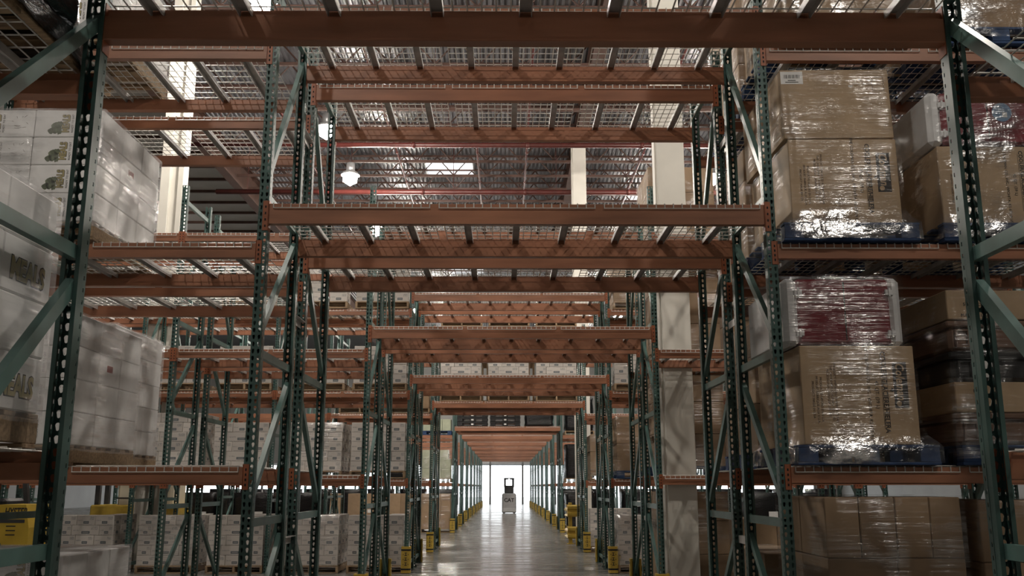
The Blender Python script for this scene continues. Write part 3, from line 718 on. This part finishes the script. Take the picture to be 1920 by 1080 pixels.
# behind: racks three and five, right of the tunnel
for li, zl in enumerate((0, LV[0] + DZ, LV[1] + DZ, LV[2] + DZ)):
    nm = ('floor', 'lowest shelf', 'middle shelf', 'upper shelf')[li]
    kraft_load(2.06, 8.14, zl, [(.42, [.48, .48]), (.42, [.48, .48])] + ([(.3, [.48, .48])] if li else []), '%s, third rack, right of tunnel' % nm, ('wood', 'blue')[li % 2], seed=li)
    if li in (0, 1, 2): kraft_load(3.2, 8.14, zl, [(.5, [.48, .48]), (.5, [.48, .48])], '%s, third rack, far right' % nm, 'wood', film_=None, seed=li)  # loads added so the gap between the near cartons stays dark
    kraft_load(2.04, 13.62, zl, [(.46, [.5, .5]), (.46, [.5, .5]), (.40, [.5, .5])], '%s, fifth rack, right of tunnel' % nm, ('wood', 'blue')[li % 2], w_=1.08, seed=li + 9)
    kraft_load(3.24, 13.62, zl, [(.5, [.5, .5]), (.44, [.5, .5])], '%s, fifth rack, far right' % nm, 'wood', film_=None, seed=li + 3)
# ---- big cooler cartons with lettering
def line(o, body, size, u, v, s, mat='print_black', bold=0.0, sx=1.0):
    ob('lettering', text_mesh(body, size, mat, .0008, bold=bold), o, (-s[0]/2 + u * s[0], -s[1]/2 - .0012, v * s[2]), (R(90), R(90), 0), (sx, 1, 1))
LOGO = MB().cbox(-.155, .155, -.0505, .0505, 0, .0012, .0005).mesh('logo_plate', 'print_black')
def cooler_carton(x, y, z, s, lab, rot):
    o = kraft_carton(x, y, z, s, lab, 'kraft_light', None, rot, 'cooler cartons right of the tunnel')
    lg = ob('logo', LOGO, o, (-s[0]/2 + .865 * s[0], -s[1]/2, s[2] * .60), (R(90), R(90), 0), (s[2] * 1.5, 1, 1))
    ob('lettering', text_mesh('Coleman', .085, 'kraft_light', .0006, shear=.25, bold=.002), lg, (-.025, -.002, .0016), (0, 0, 0), (.82, 1, 1))
    ob('emblem', MB().lathe([(.019, 0), (.019, .0012), (.013, .0012), (.013, .0018)], 12).mesh('emblem', 'kraft_light'), lg, (.125, -.02, .001))
    k = s[2] / .65
    line(o, 'COOLER/GLACIERE/HIELERA', .046 * k, .725, .53, s, bold=.0008, sx=.92)
    line(o, '4', .055 * k, .79, .55, s, bold=.001)
    line(o, '42 QT. (39 L)', .033 * k, .655, .50, s)
    line(o, 'THE COLEMAN CO., INC., WICHITA, KS 67219 USA', .030 * k, .585, .5, s)
    for u, t in ((.10, 'PRODUCT MADE IN USA'), (.135, 'PRODUIT FABRIQUE AUX E.U.A.'), (.17, 'PRODUCTO HECHO EN E.U.A.')): line(o, t, .022 * k, u, .45, s, 'print_faint')
    for u, t in ((.235, 'MISSISSAUGA, CANADA L5R 3V5'), (.265, 'THE CANADIAN COLEMAN CO., LTD.'), (.295, 'PRODUCT IMPORTED BY/IMPORTE PAR')): line(o, t, .022 * k, u, .52, s, 'print_faint')
    for u in (.70, .75): ob('rule_line', MB().box(-.0012, .0012, -.001, 0, -.24 * k, .24 * k).mesh('rule', 'print_black'), o, (-s[0]/2 + u * s[0], -s[1]/2, s[2] * .53))
    return o
def cooler(x0, x1, y0, y1, z0, z1, lab, sticker=None):
    """picnic cooler lying on its back: dark red body, white base and lid at its two ends, four hinges"""
    t = thing('picnic_cooler', lab, 'cooler', ((x0 + x1) / 2, y0, z0), 'red and white coolers'); W = x1 - x0; D = y1 - y0; H = z1 - z0
    ob('body', MB().cbox(-W/2 + .10, W/2 - .075, .01, D, .012, H - .006, .02).mesh('body', 'cooler_red'), t)
    ob('groove', MB().box(-.004, .004, .007, .012, .04, H - .03).mesh('groove', 'print_black'), t, (.02, 0, 0))
    ob('lid', MB().cbox(-W/2, -W/2 + .115, .0, D, 0, H, .035).mesh('lid', 'cooler_white'), t)
    ob('base', MB().cbox(W/2 - .09, W/2, .0, D, .0, H, .03).mesh('base', 'cooler_white'), t)
    hg = MB().cbox(-.03, .03, -.012, .006, -.022, .022, .005).box(-.006, .006, -.02, -.008, -.03, .03).mesh('hinge', 'cooler_white')
    for xx in (-W/2 + .11, W/2 - .085):
        for zz in (.09, H - .11): ob('hinge', hg, t, (xx, .0, zz))
    if sticker: 
        s_ = ob('sticker', MB().lathe([(.075, 0), (.075, .0015)], 20).mesh('sticker', 'sticker_blue'), t, (sticker, .0085, H * .62), (R(90), 0, 0))
        ob('barcode', MB().box(-.018, .018, -.02, .02, .0015, .0025).mesh('barcode', 'paper'), s_, (.02, -.02, 0))
BARC = MB()
for k in range(14): BARC.box(-.06 + k * .009, -.06 + k * .009 + .002 + .003 * (k * 7 % 3) / 2, -.001, 0, 0, .03)
BARC = BARC.mesh('barcode', 'print_black')
BARL = MB().box(-.085, .085, -.0012, 0, 0, .10).mesh('paper_label', 'paper')
yC = 6.64
# middle shelf
zl = LV[1] + DZ
pallet(2.45, yC - .02, zl, 'blue pallet under the two-high brown cooler cartons on middle shelf', 'blue', 1.0)
cooler_carton(2.44, yC + .56, zl + .14, (.81, 1.08, .655), 'brown lettered cooler carton, lower of two on middle shelf right of tunnel', -.6)
top = kraft_carton(2.415, yC + .56, zl + .80, (.83, 1.08, .555), 'plain brown carton with barcode label, on top of lettered carton, middle shelf', 'kraft_light', None, .8, 'cooler cartons right of the tunnel')
top.rotation_euler = (0, R(-.9), R(.6))
bl = ob('paper_label', BARL, top, (-.325, -.54, .44)); ob('barcode', BARC, bl, (0, -.0012, .045)); 
ob('print_lines', MB().box(-.05, .05, -.0018, -.0012, .012, .018).box(-.03, .03, -.0018, -.0012, .026, .032).mesh('pl', 'print_black'), bl)
pb = MB()
for (a, b_, c, d) in ((-.045, .045, .0, .003), (-.045, .045, .11, .113), (-.045, -.042, 0, .113), (.042, .045, 0, .113)): pb.box(a, b_, -.001, 0, c, d)
ob('print_box', pb.mesh('pb', 'print_faint'), top, (.33, -.54, .38))
ob('handle_slot', MB().cbox(-.016, .016, -.002, .004, -.006, .006, .001).mesh('slot', 'paper'), top, (.12, -.54, .42))
X0, X1 = 2.035, 2.845
wrap([(zl + .01, 1.945, 2.955, yC - .05, yC + 1.19), (zl + .13, 1.95, 2.95, yC - .05, yC + 1.18), (zl + .17, 1.99, 2.90, yC - .02, yC + 1.13)] + [(zl + z, X0 - .018, X1 + .018, yC - .004, yC + 1.118) for z in (.24, .34, .45, .55, .65, .76)] + [(zl + .80, X0 - .006, X1 + .005, yC + .005, yC + 1.11)] + [(zl + z, X0 - .045, X1 + .012, yC - .002, yC + 1.118) for z in (.85, .95, 1.05, 1.15, 1.25, 1.36)], 'clear stretch wrap round the two-high cooler cartons on middle shelf', 'film_clear', jit=.012, nseg=12, foot=3)
pallet(3.62, yC - .02, zl, 'blue pallet at right edge, middle shelf, under lettered carton and cooler', 'blue', 1.0)
cooler_carton(3.57, yC + .56, zl + .14, (.86, 1.08, .60), 'brown lettered cooler carton at right edge on middle shelf under red cooler', .5)
cooler(3.10, 3.98, yC + .02, yC + 1.05, zl + .75, zl + 1.18, 'red and white cooler with blue sticker on middle shelf at right edge', .13)
wrap([(zl + .02, 3.11, 4.13, yC - .05, yC + 1.18), (zl + .13, 3.11, 4.12, yC - .05, yC + 1.17)] + [(zl + z, 3.12, 4.02, yC - .006, yC + 1.118) for z in (.2, .3, .4, .5, .6, .73)] + [(zl + z, 3.08, 4.0, yC + .0, yC + 1.07) for z in (.78, .88, .98, 1.08, 1.2)], 'clear stretch wrap round lettered carton and cooler at right edge, middle shelf', 'film_loose', jit=.012, nseg=12, foot=2)
# lowest shelf
zl = LV[0] + DZ
pallet(2.45, yC - .02, zl, 'blue pallet under lettered carton and red cooler on lowest shelf', 'blue', 1.0)
cooler_carton(2.42, yC + .56, zl + .14, (.82, 1.08, .70), 'brown lettered cooler carton on lowest shelf under red and white cooler', .4)
cooler(1.93, 2.79, yC + .05, yC + 1.05, zl + .846, zl + 1.345, 'red and white cooler on brown lettered carton, lowest shelf right of tunnel')
wrap([(zl + .01, 1.945, 2.96, yC - .05, yC + 1.19), (zl + .13, 1.95, 2.955, yC - .05, yC + 1.18), (zl + .16, 1.98, 2.93, yC - .03, yC + 1.14), (zl + .20, 1.99, 2.87, yC - .012, yC + 1.12)] + [(zl + z, 2.0, 2.84, yC - .008, yC + 1.118) for z in (.28, .4, .5, .6, .7, .83)] + [(zl + z, 1.915, 2.805, yC + .03, yC + 1.07) for z in (.87, .97, 1.07, 1.17, 1.27, 1.36)], 'clear stretch wrap round lettered carton and red cooler on lowest shelf', 'film_clear', jit=.012, nseg=12, foot=3)
# totes and cartons, right edge, lowest shelf
pallet(3.60, yC - .02, zl, 'blue pallet at right edge, lowest shelf, under mixed totes and cartons', 'blue', 1.0)
zt = zl + .14
def tote(z, h, mat, lab, note=False):
    t = thing('storage_tote', lab, 'tote', (3.55, yC, z), 'totes at right edge')
    ob('body', MB().cbox(-.45, .45, .02, 1.1, 0, h - .05, .025).mesh('tote', mat), t)
    ob('rim', MB().cbox(-.47, .47, 0, 1.12, h - .05, h - .004, .012).mesh('rim', mat), t)
    hd = MB().cbox(-.05, .05, -.022, .0, 0, .014, .004).cbox(-.05, .05, -.022, .0, h - .10, h - .086, .004).cbox(-.05, -.034, -.022, 0, .0, h - .09, .004).cbox(.034, .05, -.022, 0, 0, h - .09, .004).mesh('handle', mat)
    for xx in (-.36, .34): ob('handle', hd, t, (xx, .02, .02))
    if note: ob('paper_label', MB().box(-.05, .05, -.002, 0, 0, .13).mesh('pl', 'paper'), t, (-.2, .02, .03))
tote(zt, .225, 'tote_brown', 'brown tote with handles, bottom of mixed stack at right edge')
def mixed(z, body, lab):
    c = kraft_carton(3.55, yC + .56, z, (.92, 1.1, .215), lab, 'kraft_light', None, .8, 'cartons in the mixed stack at right edge')
    for k, (t, u, v) in enumerate(body): ob('lettering', text_mesh(t, .034, 'print_black', .0008), c, (u, -.5515, v), (R(90), 0, 0))
mixed(zt + .225, [('INSULATED', .22, .07), ('COOLER', .22, .13), ('1 EA', -.3, .15)], 'tan carton, second layer of mixed stack at right edge')
tote(zt + .445, .215, 'black_plastic', 'black tote with white label, third layer of mixed stack at right edge', True)
tote(zt + .665, .22, 'tote_brown', 'brown tote with white label and handle, fourth layer of mixed stack at right edge', True)
mixed(zt + .89, [('CASE', -.26, .17), ('5 GALLON', -.26, .11), ('MADE IN USA', -.26, .03)], 'tan carton on top of mixed stack at right edge')
wrap([(zl + .04, 3.09, 4.12, yC - .05, yC + 1.18)] + [(zl + .14 + z, 3.065, 4.03, yC - .026, yC + 1.13) for z in (0, .1, .2, .3, .4, .5, .6, .7, .8, .9, 1.0, 1.11)], 'clear stretch wrap round mixed totes and cartons at right edge', 'film_clear', jit=.014, nseg=12)

# ------------------------------------------------------------------ small labelled cartons, left racks
def label_load(x0, y0, zl, nz, place, inner=1, pal=True, film_=None, hh=.176, W=1.0, side=True):
    """even layers three across, odd layers long-long offset; built in the front row and along the tunnel-side face"""
    if pal: pallet(x0 + W / 2, y0, zl, 'wooden pallet under labelled cartons, %s' % place)
    z = zl + (.14 if pal else 0)
    for k in range(nz):
        ws = [W / 3] * 3 if k % 2 == 0 else [W / 4, W / 2, W / 4]
        xx = x0
        for i, wd in enumerate(ws):
            edge = i == (len(ws) - 1 if inner > 0 else 0)
            for j in range(3 if (edge and side) else 1):
                o = ob('labelled_carton', carton_mesh(round(wd - .005, 3), .365, hh - .003, 'label_carton', .004), None, (xx + wd / 2, y0 + .02 + .37 * (j + .5), z + k * hh), (0, 0, R(random.uniform(-.6, .6))))
                tag(o, 'labelled carton, %s layer, %s across, %s back, %s' % (ORD[k + 1], ORD[i + 1], ORD[j + 1], place), 'carton', 'off-white labelled cartons')
            xx += wd
    if film_: wrap(box_rings(x0, x0 + W, y0 + .02, y0 + 1.13, z - .04, z + nz * hh + .006, .012), 'clear stretch wrap round labelled cartons, %s' % place, film_)
pos3 = [(-2.93, 'beside tunnel'), (-4.10, 'second from tunnel'), (-5.46, 'third from tunnel'), (-6.72, 'fourth from tunnel')]
for q, (x0, nm) in enumerate(pos3):
    y3 = 17.60
    label_load(x0, y3, 0, 5, 'sixth rack floor, %s' % nm, film_='film_clear' if q in (1, 3) else None)
    label_load(x0, y3, LV[0] + DZ, 5 + (q > 2), 'sixth rack lowest shelf, %s' % nm, film_='film_clear' if q == 1 else None, side=q in (1, 3))
    label_load(x0, y3, LV[1] + DZ, (4, 3, 4, 4)[q], 'sixth rack middle shelf, %s' % nm, side=False)
    if q < 3: label_load(x0, y3, LV[2] + DZ, 4, 'sixth rack upper shelf, %s' % nm, side=False)
label_load(1.97, 17.60, 0, 5, 'sixth rack floor, right of tunnel', -1, film_='film_loose')
label_load(1.97, 17.60, LV[1] + DZ, 4, 'sixth rack middle shelf, right of tunnel', -1, film_='film_clear', side=False)
kraft_load(1.97, 17.60, LV[0] + DZ, [(.5, [.5, .5]), (.5, [.5, .5])], 'sixth rack lowest shelf, right', 'blue')
kraft_load(1.97, 17.60, LV[2] + DZ, [(.5, [.5, .5]), (.4, [.5, .5])], 'sixth rack upper shelf, right')
label_load(-8.18, 17.60, 0, 5, 'sixth rack floor, fifth from tunnel')
meal_load(-3.49, 8.14, LV[0] + DZ, 5, (.50, .39, .222), 'third rack at left', 'film_milky')
# tunnel loads in the eighth rack
for i in range(3):
    nm = ('left', 'middle', 'right')[i]
    label_load(-1.68 + i * 1.18, 23.15, T1 + DZ, 6, 'over tunnel, eighth rack, %s' % nm, side=False)
    pallet(-1.17 + i * 1.18, 23.15, 5.43 + DZ, 'wooden pallet under black-wrapped load, upper tier over tunnel, %s' % nm)
    black_load(-1.17 + i * 1.18, 23.75, 5.43 + DZ + .145, 'black-wrapped load, upper tier over tunnel, eighth rack, %s' % nm, (1, 1, .6))
# pallets stood on edge between the loads
for i, x in enumerate((-.60, .58)):
    o = pallet(x, 23.3, T1 + DZ, 'wooden pallet stood on edge between cartons over tunnel, %s of two' % ('left', 'right')[i]); o.rotation_euler = (0, R(-90), 0); o.location = (x + .07, 23.4, T1 + DZ + .51)
kraft_load(-2.95, 23.15, LV[1] + DZ, [(.5, [.5, .5])], 'eighth rack middle shelf, left of tunnel', note=True, film_=None)
kraft_load(-4.15, 23.15, LV[1] + DZ, [(.5, [.5, .5])], 'eighth rack middle shelf, second from tunnel', note=True, film_=None)
label_load(1.95, 23.15, 0, 5, 'eighth rack floor, right of tunnel', -1, side=False)
kraft_load(1.97, 23.15, LV[0] + DZ, [(.55, [.5, .5]), (.4, [.5, .5])], 'eighth rack lowest shelf, right')
# tenth rack, across the far cross aisle
for i, (x0, n_) in enumerate(((-2.95, 3), (-4.15, 2), (-5.45, 2), (-6.7, 2))):
    kraft_load(x0, 32.9, 0, [(1.16, [1.0 / n_] * n_)], 'tenth rack floor, %s left of tunnel' % ORD[i + 1], film_='film_clear' if i == 0 else None, note=True)
kraft_load(-2.95, 32.9, LV[0] + DZ, [(.33, [.33, .33, .33]), (.33, [.33, .33, .33]), (.3, [.3, .3, .3])], 'tenth rack lowest shelf, left', mat='pale_green', note=True, seed=5)
kraft_load(-2.95, 32.9, LV[1] + DZ, [(.4, [.33, .33, .3])], 'tenth rack middle shelf, left', 'blue', mat='pale_green', film_=None)
for i, (x, z, lab) in enumerate(((2.5, 0, 'floor'), (2.5, LV[0] + DZ, 'lowest shelf'), (2.5, LV[1] + DZ, 'middle shelf'), (3.7, LV[0] + DZ, 'lowest shelf farther right'), (-3.65, LV[0] + DZ, 'lowest shelf at left'))):
    pallet(x, 32.9, z, 'wooden pallet under black-wrapped load, tenth rack %s' % lab)
    black_load(x, 33.48, z + .145, 'black-wrapped load with white note, tenth rack %s' % lab, (1, 1, 1.1), True)
def plastic_pallet(x, y, z, lab):
    t = thing('plastic_pallet', lab, 'pallet', (x, y, z), 'black plastic pallets over the tunnel')
    ob('deck', MB().cbox(-.53, .53, 0, 1.1, .10, .15, .008).mesh('pd', 'black_plastic'), t)
    fm = MB().cbox(-.09, .09, 0, .2, .02, .10, .006).mesh('foot', 'black_plastic')
    for xx in (-.43, 0, .43):
        for yy in (0, .45, .9): ob('foot', fm, t, (xx, yy, 0))
    ob('skid', MB().cbox(-.53, .53, 0, .12, 0, .02, .004).mesh('sk', 'black_plastic'), t)
    ob('tag', MB().box(-.04, .04, -.002, 0, .04, .09).mesh('tg', 'paper'), t)
for i, x in enumerate((-1.22, -.08)):
    for k in range(3): plastic_pallet(x, 32.9, T1 + DZ + k * .153, 'black plastic pallet, %s in the %s stack over tunnel' % (('bottom', 'middle', 'top')[k], ('left', 'right')[i]))
black_load(1.1, 33.46, T1 + DZ, 'black-wrapped load over the tunnel beside black plastic pallets', (1, 1, .5))

# ------------------------------------------------------------------ yellow rail guard in the cross aisle
t = thing('rail_guard', 'yellow steel rail guard standing on floor right of the tunnel', 'guard rail', (1.87, 26.6, 0))
for xx in (-.16, .20):
    ob('post', MB().cbox(-.05, .05, -.05, .05, 0, 1.1, .008).mesh('gp', 'yellow'), t, (xx, 0, 0)); ob('foot_plate', MB().box(-.1, .1, -.1, .1, 0, .015).mesh('gb', 'yellow'), t, (xx, 0, 0))
rp = [(0, -.16), (-.06, -.12), (-.06, -.06), (0, -.02), (0, .02), (-.06, .06), (-.06, .12), (0, .16), (.012, .16), (-.045, .12), (-.045, .06), (.012, .02), (.012, -.02), (-.045, -.06), (-.045, -.12), (.012, -.16)]
for zz in (.30, .88): ob('rail', MB().extrude(rp, 'x', -.24, .28).mesh('gr', 'yellow'), t, (0, -.052, zz))
for zz in (.30, .88): ob('rail', MB().extrude(rp, 'x', 0, 1.6).mesh('gr', 'yellow'), t, (-.212, 0, zz), (0, 0, R(90)))

# ------------------------------------------------------------------ trucks
def wheel(t, x, y, r_, wd): ob('wheel', MB().tube((x, y - wd/2, r_), (x, y + wd/2, r_), r_, 14).mesh('wheel', 'black_plastic', False), t)
f = thing('forklift_truck', 'yellow forklift truck parked in aisle behind left meal cartons', 'forklift', (-5.15, 10.35, 0))
ob('body', MB().cbox(-1.5, -.36, 0, .98, .28, .86, .04).mesh('fb', 'truck_yellow'), f)
cwm = MB().extrude([(-.42, .22), (.0, .30), (.02, .5), (.0, 1.1), (-.05, 1.34), (-.33, 1.34), (-.35, 1.02), (-.42, .95)], 'y', 0, .5)
cw = ob('counterweight', cwm.mesh('cw', 'truck_yellow'), f)
ob('lettering', text_mesh('HYSTER', .115, 'print_black', .001, shear=.15, bold=.003), cw, (-.15, -.002, 1.26), (R(90), 0, 0), (.6, 1, 1))
for k in range(4): ob('vent', MB().cbox(-.05, .05, -.003, .0, 0, .012, .001).mesh('vt', 'print_black'), cw, (-.19, 0, 1.02 + k * .045))
ob('vent_band', MB().box(-.335, -.048, -.004, 0, 0, .035).mesh('vb', 'steel_dark'), cw, (0, 0, 1.15))
ob('seat', MB().cbox(-.85, -.45, .28, .72, .86, 1.0, .03).cbox(-.52, -.42, .28, .72, .98, 1.4, .03).mesh('seat', 'black_plastic'), f)
gd = MB()
for yy in (.08, .9): gd.bar((-.42, yy, .9), (-.6, yy, 2.05), .05, .05).bar((-1.45, yy, .86), (-1.25, yy, 2.05), .05, .05).bar((-1.25, yy, 2.05), (-.6, yy, 2.05), .05, .05)
for k in range(5): gd.bar((-1.2 + k * .14, .08, 2.05), (-1.2 + k * .14, .9, 2.05), .03, .03)
ob('overhead_guard', gd.mesh('og', 'steel_dark'), f)
ob('mast', MB().box(-1.75, -1.65, .2, .28, .1, 2.1).box(-1.75, -1.65, .7, .78, .1, 2.1).box(-1.75, -1.68, .2, .78, 2.0, 2.1).box(-1.78, -1.7, .15, .83, .2, .7).mesh('mast', 'steel_dark'), f)
for yy in (.25, .65): ob('fork', MB().box(-2.75, -1.75, yy, yy + .1, .06, .1).mesh('fork', 'steel_dark'), f)
for xx, rr_ in ((-1.35, .28), (-.3, .24)):
    for yy in (.1, .9): wheel(f, xx, yy, rr_, .18)
# reach truck half hidden behind the labelled cartons
f = thing('reach_truck', 'cream and yellow reach truck seen between left racks under shelf beams', 'forklift', (-8.1, 21.1, 0))
ob('body', MB().cbox(-.45, .75, 0, .9, .55, 1.75, .05).mesh('rb', 'cream'), f)
ob('stripe', MB().bar((-.12, -.004, 1.65), (.03, -.004, 1.35), .004, .07, (0, 1, 0)).bar((.03, -.004, 1.35), (.12, -.004, 1.7), .004, .07, (0, 1, 0)).mesh('st', 'print_black'), f)
ob('belt', MB().box(-.46, .76, -.006, 0, 1.27, 1.30).mesh('bl', 'print_black'), f)
ob('bumper', MB().cbox(-1.0, .9, -.06, .96, .90, 1.14, .03).mesh('bu', 'yellow'), f)
ob('chassis', MB().cbox(-.8, .8, .0, .9, .12, .56, .04).mesh('rc', 'steel_dark'), f)
for xx in (-.6, .6): wheel(f, xx, .45, .18, .5)
ob('mast', MB().box(-1.0, -.9, .15, .25, .1, 2.2).box(-1.0, -.9, .65, .75, .1, 2.2).box(-1.0, -.95, .15, .75, 2.1, 2.2).mesh('rm', 'steel_dark'), f)
# stand-up truck in the far bright aisle
f = thing('standup_truck', 'stand-up reach truck silhouetted against the bright far doors', 'forklift', (.16, 56.5, 0))
ob('body', MB().cbox(-.42, .42, 0, 1.2, .12, 1.15, .07).mesh('sb', 'fixture'), f)
ob('lettering', text_mesh('CAT', .3, 'print_black', .002, bold=.008), f, (0, -.004, .75), (R(90), 0, 0))
ob('skirt', MB().cbox(-.40, .40, -.03, 1.1, .05, .34, .06).mesh('ss', 'cooler_white'), f)  # white colour stands in for an overexposed reflection low on the truck
ob('backrest', MB().cbox(-.26, .26, .1, .3, 1.15, 1.6, .05).mesh('sk', 'steel_dark'), f)
ob('mast', MB().box(-.28, -.18, 1.2, 1.3, .1, 2.05).box(.18, .28, 1.2, 1.3, .1, 2.05).box(-.28, .28, 1.2, 1.3, 1.95, 2.05).mesh('sm', 'steel_dark'), f)
ob('overhead_guard', MB().box(-.32, .32, .1, 1.2, 1.98, 2.03).box(-.30, -.25, .12, .17, 1.5, 1.98).box(.25, .30, .12, .17, 1.5, 1.98).mesh('so', 'steel_dark'), f)
ob('headlight', MB().lathe([(.05, 0), (.05, .03)], 10).mesh('hl', 'headlight'), f, (.0, .09, 1.93), (R(90), 0, 0))
for xx in (-.3, .3): wheel(f, xx, .3, .12, .12)

# ------------------------------------------------------------------ loads farther back that close the view under the lowest beams
for i in range(4):
    x = (-4.95, -6.15, -7.5, -8.7)[i]
    black_load(x, 23.75, .0, 'black-wrapped load with white note on eighth rack floor, %s from tunnel' % ORD[i + 1], (1, 1, 1.33), True)
for side in (-1, 1):
    for i in range(9):
        if side < 0 and i > 7: continue
        black_load(side * (2.55 + i * 1.22 + .1 * (i // 2)), 38.95, 0, 'black-wrapped load on far floor, %s of tunnel, %s out' % (SIDE[side], ORD[i + 1]), (1, 1, 1.38), i % 2 == 0)
for i in range(3):
    black_load(4.95 + i * 1.25, 23.75, 0, 'black-wrapped load on eighth rack floor right of tunnel, %s out' % ORD[i + 2], (1, 1, 1.33), i == 1)
